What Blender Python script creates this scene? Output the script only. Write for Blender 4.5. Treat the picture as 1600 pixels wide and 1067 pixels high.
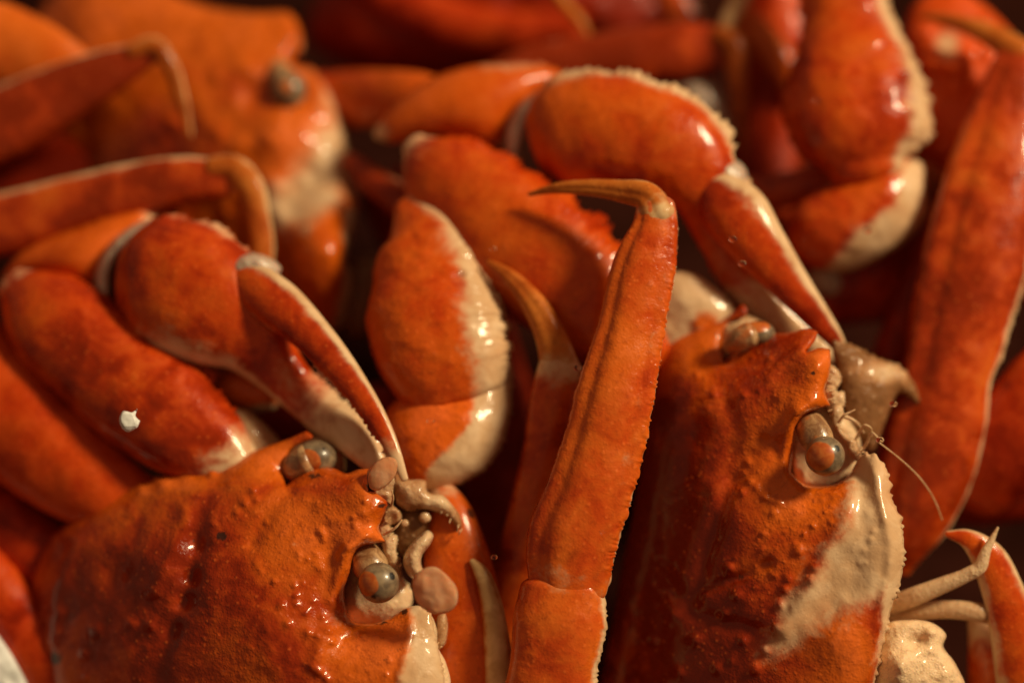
import bpy, math, random
import numpy as np
from mathutils import Vector, Matrix
from mathutils.geometry import delaunay_2d_cdt
random.seed(7); rng = np.random.default_rng(7)
for o in list(bpy.data.objects): bpy.data.objects.remove(o)
scene = bpy.context.scene

# ------------------------------------------------------------------ camera
PITCH = math.radians(50)            # looking down at the pile
D = 450.0                           # mm from lens to the plane in focus
PPM = 8.4                           # photo pixels per mm in that plane
RIGHT = np.array([1.0, 0, 0])
UP = np.array([0, math.sin(PITCH), math.cos(PITCH)])
BACK = np.array([0, -math.cos(PITCH), math.sin(PITCH)])
ORG = np.array([0, 0, 0.105])       # metres, centre of the plane in focus
cam = bpy.data.cameras.new('camera'); camo = bpy.data.objects.new('camera', cam)
scene.collection.objects.link(camo); scene.camera = camo
M = Matrix((RIGHT.tolist(), UP.tolist(), BACK.tolist())).transposed().to_4x4()
M.translation = Vector((ORG + BACK * D * 0.001).tolist())
camo.matrix_world = M
cam.sensor_width = 36.0; cam.lens = 36.0 * D / (1600 / PPM)
cam.clip_start = 0.01; cam.clip_end = 50
cam.dof.use_dof = True; cam.dof.focus_distance = (D + 1.0) * 0.001
cam.dof.aperture_fstop = 2.8; cam.dof.aperture_blades = 9

# ------------------------------------------------------------------ light
world = bpy.data.worlds.new('World'); scene.world = world; world.use_nodes = True
bg = world.node_tree.nodes['Background']
bg.inputs[0].default_value = (1.0, 0.56, 0.32, 1); bg.inputs[1].default_value = 0.20

def uvw_dir(u, v, w):
    d = RIGHT * u + UP * v + BACK * w
    return d / np.linalg.norm(d)

def area(name, d, dist, size, power, col, target=(0, 0, 0)):
    l = bpy.data.lights.new(name, 'AREA'); l.shape = 'DISK'; l.size = size; l.energy = power; l.color = col
    o = bpy.data.objects.new(name, l); scene.collection.objects.link(o)
    t = ORG + np.array(target)
    p = t + d * dist
    o.location = p.tolist()
    o.rotation_euler = Vector((d).tolist()).to_track_quat('Z', 'Y').to_euler()
    return o
area('hanging_lamp', uvw_dir(0.78, 0.62, 0.50), 1.5, 0.30, 27, (1.0, 0.81, 0.50))
scene.cycles.max_bounces = 6; scene.cycles.diffuse_bounces = 3; scene.cycles.glossy_bounces = 3; scene.cycles.transmission_bounces = 5
scene.view_settings.view_transform = 'Standard'; scene.view_settings.look = 'None'
scene.view_settings.exposure = 0.0; scene.view_settings.gamma = 1.0
scene.view_settings.use_curve_mapping = False

# ------------------------------------------------------------------ helpers
def P(px, py, w):
    """photo pixel + depth (mm towards the lens) -> pile coordinates in mm"""
    k = (D - w) / (D * PPM)
    return np.array([(px - 800) * k, (533.5 - py) * k, w])
def Pv(X, Y, Wd):
    k = (D - Wd) / (D * PPM)
    return np.stack([(X - 800) * k, (533.5 - Y) * k, Wd], -1)
R3 = np.stack([RIGHT, UP, BACK], 1)
def world_pts(A): return A @ R3.T * 0.001 + ORG

def _h(ix, iy, iz):
    n = (ix * 374761393 + iy * 668265263 + iz * 2147483647) & 0xffffffff
    n = ((n ^ (n >> 13)) * 1274126177) & 0xffffffff
    return ((n ^ (n >> 16)) & 0xffff) / 65535.0
def noise(p, s):
    q = p / s + 1000.0
    i = np.floor(q).astype(np.int64); f = q - i; f = f * f * (3 - 2 * f)
    r = 0
    for a in (0, 1):
        for b in (0, 1):
            for c in (0, 1):
                wgt = (f[..., 0] if a else 1 - f[..., 0]) * (f[..., 1] if b else 1 - f[..., 1]) * (f[..., 2] if c else 1 - f[..., 2])
                r = r + wgt * _h(i[..., 0] + a, i[..., 1] + b, i[..., 2] + c)
    return r * 2 - 1
def fbm(p, s, o=3):
    r = 0; a = 1; t = 0
    for k in range(o): r = r + a * noise(p + 37.1 * k, s); t += a; a *= .5; s *= .5
    return r / t

def polydist(X, Y, poly):
    """signed distance in px, positive inside"""
    poly = np.asarray(poly, float); n = len(poly)
    d = np.full(X.shape, 1e9); ins = np.zeros(X.shape, bool)
    for i in range(n):
        x0, y0 = poly[i]; x1, y1 = poly[(i + 1) % n]
        dx, dy = x1 - x0, y1 - y0; L = dx * dx + dy * dy + 1e-9
        t = np.clip(((X - x0) * dx + (Y - y0) * dy) / L, 0, 1)
        d = np.minimum(d, np.hypot(X - x0 - t * dx, Y - y0 - t * dy))
        if abs(dy) > 1e-9:
            c = ((y0 > Y) != (y1 > Y)) & (X < dx * (Y - y0) / dy + x0)
            ins ^= c
    return np.where(ins, d, -d)
def sig(x): return 1 / (1 + np.exp(-np.clip(x, -30, 30)))
def pmask(X, Y, poly, soft): return sig(polydist(X, Y, poly) / soft * 2)
def blob(X, Y, x, y, r, ry=None): return np.exp(-((X - x) ** 2 / r ** 2 + (Y - y) ** 2 / (ry or r) ** 2))

def catmull(pts, t):
    pts = np.asarray(pts, float)
    ch = np.r_[0, np.cumsum(np.linalg.norm(np.diff(pts[:, :3], axis=0), axis=1))]
    s = t * ch[-1]
    i = np.clip(np.searchsorted(ch, s, 'right') - 1, 0, len(pts) - 2)
    tang = np.gradient(pts, ch, axis=0) if len(pts) > 2 else np.repeat([(pts[1] - pts[0]) / ch[-1]], 2, 0)
    h = (ch[i + 1] - ch[i])[:, None]; f = ((s - ch[i]) / (ch[i + 1] - ch[i]))[:, None]
    h00 = 2 * f ** 3 - 3 * f ** 2 + 1; h10 = f ** 3 - 2 * f ** 2 + f; h01 = -2 * f ** 3 + 3 * f ** 2; h11 = f ** 3 - f ** 2
    return h00 * pts[i] + h10 * h * tang[i] + h01 * pts[i + 1] + h11 * h * tang[i + 1], ch[-1]

def new_mesh(name, V, F, mat, parent, attrs=None, smooth=True, local=False):
    me = bpy.data.meshes.new(name)
    off = np.array(parent_world(parent)) if parent is not None else np.zeros(3)
    Wd = world_pts(np.asarray(V))
    o = bpy.data.objects.new(name, me)
    if parent is None:
        off = Wd.mean(0); off[2] = Wd[:, 2].min(); o.location = off.tolist()
    me.from_pydata((Wd - off).tolist(), [], F)
    if smooth: me.polygons.foreach_set('use_smooth', np.ones(len(me.polygons), bool))
    for k in ('pale', 'spot', 'tint'):
        a = me.attributes.new(k, 'FLOAT', 'POINT')
        v = np.zeros(len(me.vertices), np.float32)
        if attrs and k in attrs: v[:] = attrs[k]
        a.data.foreach_set('value', v)
    me.materials.append(mat); me.update()
    scene.collection.objects.link(o)
    if parent is not None: o.parent = parent
    return o
WORLD_LOC = {}
def parent_world(p):
    while p.parent is not None: p = p.parent
    return p.location
def thing(name, label, cat, px, py, w, group=None):
    o = bpy.data.objects.new(name, None); scene.collection.objects.link(o)
    loc = world_pts(P(px, py, w)[None])[0]; o.location = loc.tolist()
    o.empty_display_size = 0.01
    o['label'] = label; o['category'] = cat
    if group: o['group'] = group
    return o

RIGHTE, FRONT, LEFTE, REAR = 0.0, 90.0, 180.0, 270.0      # positions round a limb, looking along it
def loft(name, pts, mat, parent, dr=0.8, power=2.0, nu=56, step=0.45, pale=(), pale_s=(), serr=(), ridge=(),
         lump=0.03, grain=0.0, caps=(0.6, 0.6), roll=0.0, tint=0.0, spot=()):
    """limb segment: pts = (px, py, w, half width px)"""
    C = np.array([[*P(x, y, w), r * (D - w) / (D * PPM)] for x, y, w, r in pts])
    _, L = catmull(C, np.array([0.0, 1.0]))
    n = int(np.clip(L / step, 24, 240)); t = np.linspace(0, 1, n)
    Q, L = catmull(C, t); ctr, r = Q[:, :3], np.maximum(Q[:, 3], .15)
    T = np.gradient(ctr, axis=0); T /= np.linalg.norm(T, axis=1)[:, None]
    rows_c, rows_r, rows_T, rows_s = [], [], [], []
    def cap(c, rr, tt, s, sign, f):
        ph = np.linspace(0.05, math.pi / 2, 9)[:-1]
        if sign > 0: ph = ph[::-1]
        for a in ph:
            rows_c.append(c + sign * tt * f * rr * math.cos(a)); rows_r.append(rr * math.sin(a)); rows_T.append(tt); rows_s.append(s)
    cap(ctr[0], r[0], T[0], 0, -1, caps[0])
    for i in range(n): rows_c.append(ctr[i]); rows_r.append(r[i]); rows_T.append(T[i]); rows_s.append(t[i])
    cap(ctr[-1], r[-1], T[-1], 1, 1, caps[1])
    c = np.array(rows_c); r = np.array(rows_r); T = np.array(rows_T); s = np.array(rows_s); m = len(c)
    S = np.cross(T, np.array([0, 0, 1.0])); S /= np.linalg.norm(S, axis=1)[:, None] + 1e-9
    N = np.cross(S, T)
    th = np.linspace(0, 2 * math.pi, nu, endpoint=False)
    cs, sn = np.cos(th), np.sin(th)
    e = 2.0 / power
    ca = np.sign(cs) * np.abs(cs) ** e; sa = np.sign(sn) * np.abs(sn) ** e * dr
    rol = math.radians(roll)
    S2 = S * math.cos(rol) + N * math.sin(rol); N2 = N * math.cos(rol) - S * math.sin(rol)
    off = S2[:, None] * ca[None, :, None] + N2[:, None] * sa[None, :, None]
    on = off / (np.linalg.norm(off, axis=2)[..., None] + 1e-9)
    deg = np.degrees(th)
    def ad(a, w): return np.exp(-(((deg - a + 180) % 360 - 180) / w) ** 2)
    dist = s * L
    V = c[:, None] + off * r[:, None, None]
    disp = lump * r[:, None] * fbm(V, 5.0, 3)
    if grain: disp = disp + grain * np.clip(noise(V, 1.3) - 0.25, 0, 1) * 1.6
    for a, w, amp in ridge: disp = disp + amp * r[:, None] * ad(a, w)[None]
    for a, w, amp, per, s0, s1 in serr:
        ph = dist / per + 0.35 * np.sin(dist * 1.7)
        k = np.floor(ph); sp = np.clip(1 - np.abs((ph - k) * 2 - 1) * 1.25, 0, 1) ** 0.8 * (0.35 + 0.65 * np.abs(np.sin(k * 12.9 + k * k * 3.1)))
        disp = disp + (amp * sp * ((s >= s0) & (s <= s1)))[:, None] * ad(a, w)[None]
    V = V + on * disp[..., None]
    pl = np.zeros((m, nu))
    for a, w, st, *sr in pale:
        env = np.ones(m) if not sr else sig((s - sr[0]) * 25) * sig((sr[1] - s) * 25)
        pl = np.maximum(pl, st * ad(a, w)[None] * env[:, None])
    for s0, w, st in pale_s: pl = np.maximum(pl, st * np.exp(-((s - s0) / w) ** 2)[:, None] * np.ones((1, nu)))
    sp = np.zeros((m, nu))
    for s0, w, a, wa in spot: sp = np.maximum(sp, np.exp(-((s - s0) / w) ** 2)[:, None] * ad(a, wa)[None])
    verts = np.concatenate([V.reshape(-1, 3), (c[0] - T[0] * 0.01)[None], (c[-1] + T[-1] * 0.01)[None]])
    F = []
    for i in range(m - 1):
        b = i * nu
        for j in range(nu):
            k = (j + 1) % nu
            F.append((b + j, b + k, b + nu + k, b + nu + j))
    p0, p1 = m * nu, m * nu + 1
    for j in range(nu):
        k = (j + 1) % nu
        F.append((p0, k, j)); F.append((p1, (m - 1) * nu + j, (m - 1) * nu + k))
    at = {'pale': np.r_[pl.ravel(), pl[0].mean(), pl[-1].mean()], 'spot': np.r_[sp.ravel(), 0, 0], 'tint': tint}
    return new_mesh(name, verts, F, mat, parent, at)

def resample(poly, step, corner=()):
    """closed smooth outline; indices in corner stay sharp"""
    p = np.asarray(poly, float); n = len(p); out = []; owner = []
    for i in range(n):
        a, b = p[i], p[(i + 1) % n]
        ta = np.zeros(2) if i in corner else (b - p[i - 1]) * 0.5
        j = (i + 1) % n
        tb = np.zeros(2) if j in corner else (p[(i + 2) % n] - a) * 0.5
        d = np.linalg.norm(b - a)
        la, lb = np.linalg.norm(ta), np.linalg.norm(tb)
        if la > d: ta *= d / la
        if lb > d: tb *= d / lb
        m = max(1, int(round(d / step)))
        for q in range(m):
            f = q / m
            out.append((2 * f ** 3 - 3 * f * f + 1) * a + (f ** 3 - 2 * f * f + f) * ta + (-2 * f ** 3 + 3 * f * f) * b + (f ** 3 - f * f) * tb)
            owner.append(i)
    return np.array(out), np.array(owner)

def inflate(name, outline, mat, parent, w0, H, Hb=None, sp=4.0, corner=(), feats=(), pale_fn=None, spot_fn=None, tint_fn=None,
            serr=(), lump=0.25, lump_s=6.0, grain=0.0, expo=0.5, cap=None, wrinkle=0.0, ridges=()):
    """closed puffed body over an outline in px; w0 = depth of its rim (number or function), H = dome height in mm"""
    O, own = resample(outline, sp, corner)
    if serr:
        nx = np.roll(O, -1, 0) - np.roll(O, 1, 0); nx = np.stack([nx[:, 1], -nx[:, 0]], 1); nx /= np.linalg.norm(nx, axis=1)[:, None] + 1e-9
        area2 = np.sum(O[:, 0] * np.roll(O[:, 1], -1) - np.roll(O[:, 0], -1) * O[:, 1])
        if area2 < 0: nx = -nx
        cum = np.r_[0, np.cumsum(np.linalg.norm(np.diff(O, axis=0), axis=1))]
        for i0, i1, amp, per in serr:
            msk = (own >= i0) & (own < i1)
            ph = cum / per + 0.3 * np.sin(cum * 0.13); k = np.floor(ph)
            tri = np.clip(1 - np.abs((ph - k) * 2 - 1) * 1.2, 0, 1)
            O = O + nx * (amp * tri * (0.55 + 0.45 * np.sin(k * 7.7)) * msk)[:, None]
    x0, y0 = O.min(0) - 2 * sp; x1, y1 = O.max(0) + 2 * sp
    g = max(2.0, math.sqrt((x1 - x0) * (y1 - y0) / 16000))
    gx = np.arange(x0, x1 + g, g); gy = np.arange(y0, y1 + g, g)
    GX, GY = np.meshgrid(gx, gy)
    pd = polydist(GX, GY, O); ins = pd > 0
    phi = np.where(ins, np.clip(pd, 0, None) * 40, 0.0)
    G4 = g * g
    om = 1.9
    par = (np.add.outer(np.arange(len(gy)), np.arange(len(gx))) % 2)
    red = ins & (par == 0); blk = ins & (par == 1)
    for it in range(260):
        for mk in (red, blk):
            nb = (np.roll(phi, 1, 0) + np.roll(phi, -1, 0) + np.roll(phi, 1, 1) + np.roll(phi, -1, 1) + G4) * 0.25
            phi = np.where(mk, phi + om * (nb - phi), phi)
    phi = np.clip(phi, 0, None)
    # interior points on a hex lattice
    hx = []
    for r_, y in enumerate(np.arange(y0, y1, sp * 0.866)):
        xs = np.arange(x0, x1, sp) + (sp * 0.5 if r_ % 2 else 0)
        hx.append(np.stack([xs, np.full_like(xs, y)], 1))
    hx = np.concatenate(hx); hx = hx[polydist(hx[:, 0], hx[:, 1], O) > sp * 0.55]
    nb_ = len(O)
    pts = np.concatenate([O, hx])
    edges = [(i, (i + 1) % nb_) for i in range(nb_)]
    vo, _, fo, ovo, _, _ = delaunay_2d_cdt([Vector(p) for p in pts.tolist()], edges, [list(range(nb_))], 1, 1e-5)
    vo = np.array([(v.x, v.y) for v in vo])
    X, Y = vo[:, 0], vo[:, 1]
    onb = np.zeros(len(vo), bool)
    for i, l in enumerate(ovo):
        if any(q < nb_ for q in l): onb[i] = True
    fx = np.clip((X - x0) / g, 0, len(gx) - 1.001); fy = np.clip((Y - y0) / g, 0, len(gy) - 1.001)
    ix, iy = fx.astype(int), fy.astype(int); fx -= ix; fy -= iy
    ph = (phi[iy, ix] * (1 - fx) * (1 - fy) + phi[iy, ix + 1] * fx * (1 - fy) + phi[iy + 1, ix] * (1 - fx) * fy + phi[iy + 1, ix + 1] * fx * fy)
    ph = ph / phi.max(); ph[onb] = 0
    hgt = ph ** expo
    if cap: hgt = np.minimum(hgt, cap + (hgt - cap) * 0.25) if False else cap * np.tanh(hgt / cap)
    base = w0(X, Y) if callable(w0) else np.full(len(X), float(w0))
    edge = np.clip(ph * 25, 0, 1)
    p3 = np.stack([X / PPM, Y / PPM, base], 1)
    d = lump * fbm(p3, lump_s, 4)
    if wrinkle: d = d + wrinkle * (1 - np.abs(noise(p3 * np.array([1, 1, 0]), 2.6)) * 2)
    if grain: d = d + grain * np.clip(noise(p3, 1.15) - 0.3, 0, 1) * 1.6 * (0.4 + 0.6 * (noise(p3 + 50, 7.0) > 0))
    for fxx, fyy, fr, fa in feats: d = d + fa * np.exp(-((X - fxx) ** 2 + (Y - fyy) ** 2) / fr ** 2)
    for line, rw, ra in ridges:
        dd = np.full(len(X), 1e9)
        for (ax, ay), (bx, by) in zip(line[:-1], line[1:]):
            tt = np.clip(((X - ax) * (bx - ax) + (Y - ay) * (by - ay)) / ((bx - ax) ** 2 + (by - ay) ** 2), 0, 1)
            dd = np.minimum(dd, np.hypot(X - ax - tt * (bx - ax), Y - ay - tt * (by - ay)))
        d = d + ra * np.exp(-(dd / rw) ** 2) * (1 + .35 * noise(p3 + 9, 3.0))
    wf = base + H * hgt + d * edge
    Hb = H * 0.6 if Hb is None else Hb
    wb = base - Hb * hgt
    Vf = Pv(X, Y, wf); Vb = Pv(X, Y, wb)
    nv = len(X); idx_b = np.arange(nv) + nv; idx_b[onb] = np.arange(nv)[onb]
    keep = np.flatnonzero(~onb); remap = np.arange(nv); remap_b = np.arange(nv)
    remap_b[keep] = nv + np.arange(len(keep))
    V = np.concatenate([Vf, Vb[keep]])
    # orientation: photo y points down, so flip to face the lens
    F = []
    for f in fo:
        a, b, c = f[0], f[1], f[2]
        cr = (X[b] - X[a]) * (Y[c] - Y[a]) - (X[c] - X[a]) * (Y[b] - Y[a])
        if cr > 0: a, b, c = a, c, b
        F.append((a, b, c)); F.append((int(remap_b[a]), int(remap_b[c]), int(remap_b[b])))
    def both(v): return np.r_[v, v[keep]]
    at = {}
    if pale_fn is not None: at['pale'] = both(np.clip(pale_fn(X, Y) if callable(pale_fn) else np.full(nv, pale_fn), 0, 1))
    if spot_fn is not None: at['spot'] = both(np.clip(spot_fn(X, Y), 0, 1))
    if tint_fn is not None: at['tint'] = both(tint_fn(X, Y) if callable(tint_fn) else np.full(nv, tint_fn))
    return new_mesh(name, V, F, mat, parent, at)

# ------------------------------------------------------------------ materials
class NT:
    def __init__(s, name):
        s.m = bpy.data.materials.new(name); s.m.use_nodes = True
        s.t = s.m.node_tree; s.b = s.t.nodes['Principled BSDF']; s.out = s.t.nodes['Material Output']
        s.tc = s.t.nodes.new('ShaderNodeTexCoord')
    def n(s, typ, **k):
        nd = s.t.nodes.new(typ)
        for a, v in k.items(): setattr(nd, a, v)
        return nd
    def l(s, a, b): s.t.links.new(a, b)
    def noise(s, scale, detail=5, rough=.55, dist=0.0):
        nd = s.n('ShaderNodeTexNoise'); nd.inputs['Scale'].default_value = scale; nd.inputs['Detail'].default_value = detail
        nd.inputs['Roughness'].default_value = rough; nd.inputs['Distortion'].default_value = dist
        s.l(s.tc.outputs['Object'], nd.inputs['Vector']); return nd.outputs['Fac']
    def voro(s, scale, feature='F1'):
        nd = s.n('ShaderNodeTexVoronoi', feature=feature); nd.inputs['Scale'].default_value = scale
        s.l(s.tc.outputs['Object'], nd.inputs['Vector']); return nd.outputs['Distance']
    def attr(s, name): return s.n('ShaderNodeAttribute', attribute_name=name).outputs['Fac']
    def math(s, op, a, b=None, clamp=False):
        nd = s.n('ShaderNodeMath', operation=op, use_clamp=clamp)
        for i, v in enumerate((a, b)):
            if v is None: continue
            if isinstance(v, (int, float)): nd.inputs[i].default_value = v
            else: s.l(v, nd.inputs[i])
        return nd.outputs[0]
    def rng(s, v, a, b, c=0.0, d=1.0):
        nd = s.n('ShaderNodeMapRange', interpolation_type='SMOOTHSTEP')
        s.l(v, nd.inputs[0])
        for i, q in enumerate((a, b, c, d)): nd.inputs[i + 1].default_value = q
        return nd.outputs[0]
    def mix(s, f, a, b):
        nd = s.n('ShaderNodeMix', data_type='RGBA')
        if isinstance(f, (int, float)): nd.inputs[0].default_value = f
        else: s.l(f, nd.inputs[0])
        for i, v in ((6, a), (7, b)):
            if isinstance(v, tuple): nd.inputs[i].default_value = (*v, 1)
            else: s.l(v, nd.inputs[i])
        return nd.outputs[2]
    def bump(s, h, strength, dist, prev=None):
        nd = s.n('ShaderNodeBump'); nd.inputs['Strength'].default_value = strength; nd.inputs['Distance'].default_value = dist
        s.l(h, nd.inputs['Height'])
        if prev is not None: s.l(prev, nd.inputs['Normal'])
        return nd.outputs[0]

def shell_mat(name, red, orange, rough=.40, bumpy=1.0, pale=((0.72, 0.49, 0.29), (0.63, 0.39, 0.21)), sss=0.0, coat=0.10):
    k = NT(name)
    big = k.noise(48, 3, .6, .5); mid = k.noise(170, 4, .58, .5); fine = k.noise(950, 3, .6); vor = k.voro(560)
    f = k.math('ADD', k.math('MULTIPLY', big, .55), k.math('MULTIPLY', mid, .45))
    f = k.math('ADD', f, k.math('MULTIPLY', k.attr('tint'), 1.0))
    base = k.mix(k.rng(f, .34, .66), red, orange)
    dkr = tuple(c * .42 for c in red)
    base = k.mix(k.math('MULTIPLY', k.rng(f, .47, .30), .75), base, dkr)
    lite = tuple(min(1, c * 1.35 + .02) for c in orange)
    base = k.mix(k.math('MULTIPLY', k.rng(f, .60, .80), .6), base, lite)
    base = k.mix(k.math('MULTIPLY', k.rng(vor, .26, .06), .35), base, lite)
    base = k.mix(k.math('MULTIPLY', k.rng(fine, .50, .74), .32), base, dkr)
    jit = k.math('ADD', k.math('MULTIPLY', k.math('SUBTRACT', mid, .5), 1.0), k.math('MULTIPLY', k.math('SUBTRACT', fine, .5), .35))
    pf = k.rng(k.math('ADD', k.attr('pale'), jit), .22, .78)
    pcol = k.mix(k.rng(mid, .36, .64), pale[1], pale[0])
    pcol = k.mix(k.math('MULTIPLY', k.rng(big, .50, .72), .30), pcol, (0.60, 0.24, 0.09))
    base = k.mix(pf, base, pcol)
    sf = k.rng(k.math('ADD', k.attr('spot'), k.math('MULTIPLY', k.math('SUBTRACT', k.noise(520, 4, .7, 1.2), .5), 1.6)), .34, .70)
    base = k.mix(k.math('MULTIPLY', k.math('MULTIPLY', sf, k.rng(k.attr('spot'), .05, .3)), .9), base, (0.018, 0.012, 0.009))
    k.l(base, k.b.inputs['Base Color'])
    k.l(k.rng(mid, .35, .68, rough - .16, rough + .14), k.b.inputs['Roughness'])
    k.b.inputs['Specular IOR Level'].default_value = .14
    k.b.inputs['Coat Weight'].default_value = coat; k.b.inputs['Coat Roughness'].default_value = .08
    if sss:
        k.b.inputs['Subsurface Weight'].default_value = sss; k.b.inputs['Subsurface Scale'].default_value = 0.0022
        k.b.inputs['Subsurface Radius'].default_value = (1.0, .32, .12)
    h = k.math('ADD', k.math('MULTIPLY', mid, 1.5), k.math('MULTIPLY', fine, .7))
    h = k.math('ADD', h, k.math('MULTIPLY', k.rng(vor, .34, .02), .30))
    h = k.math('ADD', h, k.math('MULTIPLY', k.rng(k.voro(1500), .5, .05), .16))
    h = k.math('MULTIPLY', h, k.math('SUBTRACT', 1.0, k.math('MULTIPLY', pf, .6)))
    k.l(k.bump(h, .55 * bumpy, .0007), k.b.inputs['Normal'])
    return k.m

SHELL = shell_mat('crab_shell', (0.38, 0.029, 0.003), (0.62, 0.116, 0.006), rough=.35, bumpy=.7, coat=.5)
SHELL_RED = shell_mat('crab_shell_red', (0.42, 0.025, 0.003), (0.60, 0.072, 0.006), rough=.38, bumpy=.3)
LEG = shell_mat('crab_leg_shell', (0.50, 0.046, 0.005), (0.68, 0.136, 0.011), rough=.36, bumpy=.4, coat=.4)
CLAW = shell_mat('crab_claw_shell', (0.48, 0.035, 0.003), (0.66, 0.112, 0.006), rough=.36, bumpy=.4, coat=.35)
TIP = shell_mat('crab_leg_tip', (0.42, 0.080, 0.010), (0.58, 0.18, 0.025), rough=.38, bumpy=.3, pale=((.70, .47, .24), (.52, .32, .14)))
FLESH = shell_mat('crab_mouthpart', (0.42, 0.19, 0.075), (0.68, 0.47, 0.28), rough=.34, bumpy=.9, sss=.15, coat=.35)

def membrane_mat():
    k = NT('crab_membrane')
    c = k.mix(k.rng(k.noise(260, 5), .3, .7), (.46, .33, .25), (.62, .49, .39)); k.l(c, k.b.inputs['Base Color'])
    k.b.inputs['Roughness'].default_value = .28; k.b.inputs['Subsurface Weight'].default_value = .3
    k.b.inputs['Subsurface Scale'].default_value = .003
    k.l(k.bump(k.noise(500), .4, .0006), k.b.inputs['Normal']); return k.m
MEMB = membrane_mat()
def thin_mat():
    k = NT('crab_thin_flap')
    c = k.mix(k.rng(k.noise(300, 5), .35, .65), (.72, .33, .16), (.78, .46, .27)); k.l(c, k.b.inputs['Base Color'])
    k.b.inputs['Roughness'].default_value = .3; k.b.inputs['Transmission Weight'].default_value = .35; k.b.inputs['IOR'].default_value = 1.1
    k.b.inputs['Subsurface Weight'].default_value = .3; k.b.inputs['Subsurface Scale'].default_value = .002
    k.l(k.bump(k.noise(700), .35, .0004), k.b.inputs['Normal']); return k.m
THIN = thin_mat()
def eye_mat():
    k = NT('crab_eye')
    g = k.mix(k.rng(k.noise(420, 5, .6, .6), .35, .68), (.13, .090, .055), (.30, .215, .125))
    o = k.mix(k.rng(k.noise(800, 4), .35, .65), (.46, .085, .010), (.60, .17, .030))
    f = k.rng(k.math('ADD', k.attr('pale'), k.math('MULTIPLY', k.math('SUBTRACT', k.noise(500, 4), .5), .5)), .42, .56)
    c = k.mix(f, g, o)
    s = k.rng(k.math('ADD', k.attr('spot'), k.math('MULTIPLY', k.math('SUBTRACT', k.noise(900, 3), .5), .7)), .4, .6)
    c = k.mix(s, c, (.012, .011, .010)); k.l(c, k.b.inputs['Base Color'])
    k.b.inputs['Roughness'].default_value = .38; k.b.inputs['Coat Weight'].default_value = .35; k.b.inputs['Coat Roughness'].default_value = .12
    k.l(k.bump(k.noise(1600, 3), .2, .00012), k.b.inputs['Normal']); return k.m
EYE = eye_mat()
def stalk_mat():
    k = NT('crab_eye_stalk')
    c = k.mix(k.rng(k.noise(330, 6, .65, .7), .36, .66), (.22, .10, .04), (.54, .33, .16))
    o = k.mix(k.rng(k.noise(150, 4), .52, .66), c, (.52, .14, .03)); k.l(o, k.b.inputs['Base Color'])
    k.b.inputs['Roughness'].default_value = .3; k.b.inputs['Coat Weight'].default_value = .4; k.b.inputs['Coat Roughness'].default_value = .12
    k.l(k.bump(k.noise(800, 5), .5, .0003), k.b.inputs['Normal']); return k.m
STALK = stalk_mat()
def foam_mat():
    k = NT('white_foam')
    c = k.mix(k.rng(k.noise(260, 5), .35, .65), (.62, .63, .60), (.80, .81, .79)); k.l(c, k.b.inputs['Base Color'])
    k.b.inputs['Roughness'].default_value = .6
    k.l(k.bump(k.voro(330), .8, .0012), k.b.inputs['Normal']); return k.m
FOAM = foam_mat()
def floor_mat():
    k = NT('dark_tray')
    c = k.mix(k.rng(k.noise(40, 5), .35, .65), (.016, .0045, .003), (.034, .009, .006)); k.l(c, k.b.inputs['Base Color'])
    k.b.inputs['Roughness'].default_value = .7; k.b.inputs['Specular IOR Level'].default_value = 0.0; return k.m
FLOOR = floor_mat()
def drop_mat():
    k = NT('clear_water')
    k.b.inputs['Base Color'].default_value = (1, .97, .93, 1); k.b.inputs['Transmission Weight'].default_value = 1
    k.b.inputs['Roughness'].default_value = .02; k.b.inputs['IOR'].default_value = 1.33; return k.m
WATER = drop_mat()

# ------------------------------------------------------------------ small builders
def ball(name, px, py, w, r, mat, parent, squash=(1, 1, 1), attrs=None, nu=40, nv=24, lump=0.0):
    """r in px; attrs: function(dir vectors in pile axes) -> dict"""
    c = P(px, py, w); rm = r * (D - w) / (D * PPM)
    th = np.linspace(0, 2 * math.pi, nu, endpoint=False); ph = np.linspace(0, math.pi, nv + 1)[1:-1]
    d = np.array([[math.sin(b) * math.cos(a), math.sin(b) * math.sin(a), math.cos(b)] for b in ph for a in th])
    d = np.concatenate([d, [[0, 0, 1], [0, 0, -1]]])
    V = c + d * rm * np.array(squash)
    if lump: V = V + d * (lump * rm * fbm(V + 3, rm * 1.2, 3))[:, None]
    F = []
    for i in range(nv - 2):
        for j in range(nu):
            k = (j + 1) % nu
            F.append((i * nu + j, (i + 1) * nu + j, (i + 1) * nu + k, i * nu + k))
    n = (nv - 1) * nu
    for j in range(nu):
        k = (j + 1) % nu
        F.append((n, j, k)); F.append((n + 1, (nv - 2) * nu + k, (nv - 2) * nu + j))
    return new_mesh(name, V, F, mat, parent, attrs(d) if attrs else None)
def eye_attrs(ox, oy, ow, rad, spots):
    o = np.array([ox, oy, ow]); o = o / np.linalg.norm(o)
    def f(d):
        p = sig((d @ o - math.cos(rad)) * 14)
        s = np.zeros(len(d))
        for a, b, c, r in spots:
            q = np.array([a, b, c]); q = q / np.linalg.norm(q)
            s = np.maximum(s, np.exp(-((1 - d @ q) / (1 - math.cos(r))) ** 2))
        return {'pale': p, 'spot': s}
    return f

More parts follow.
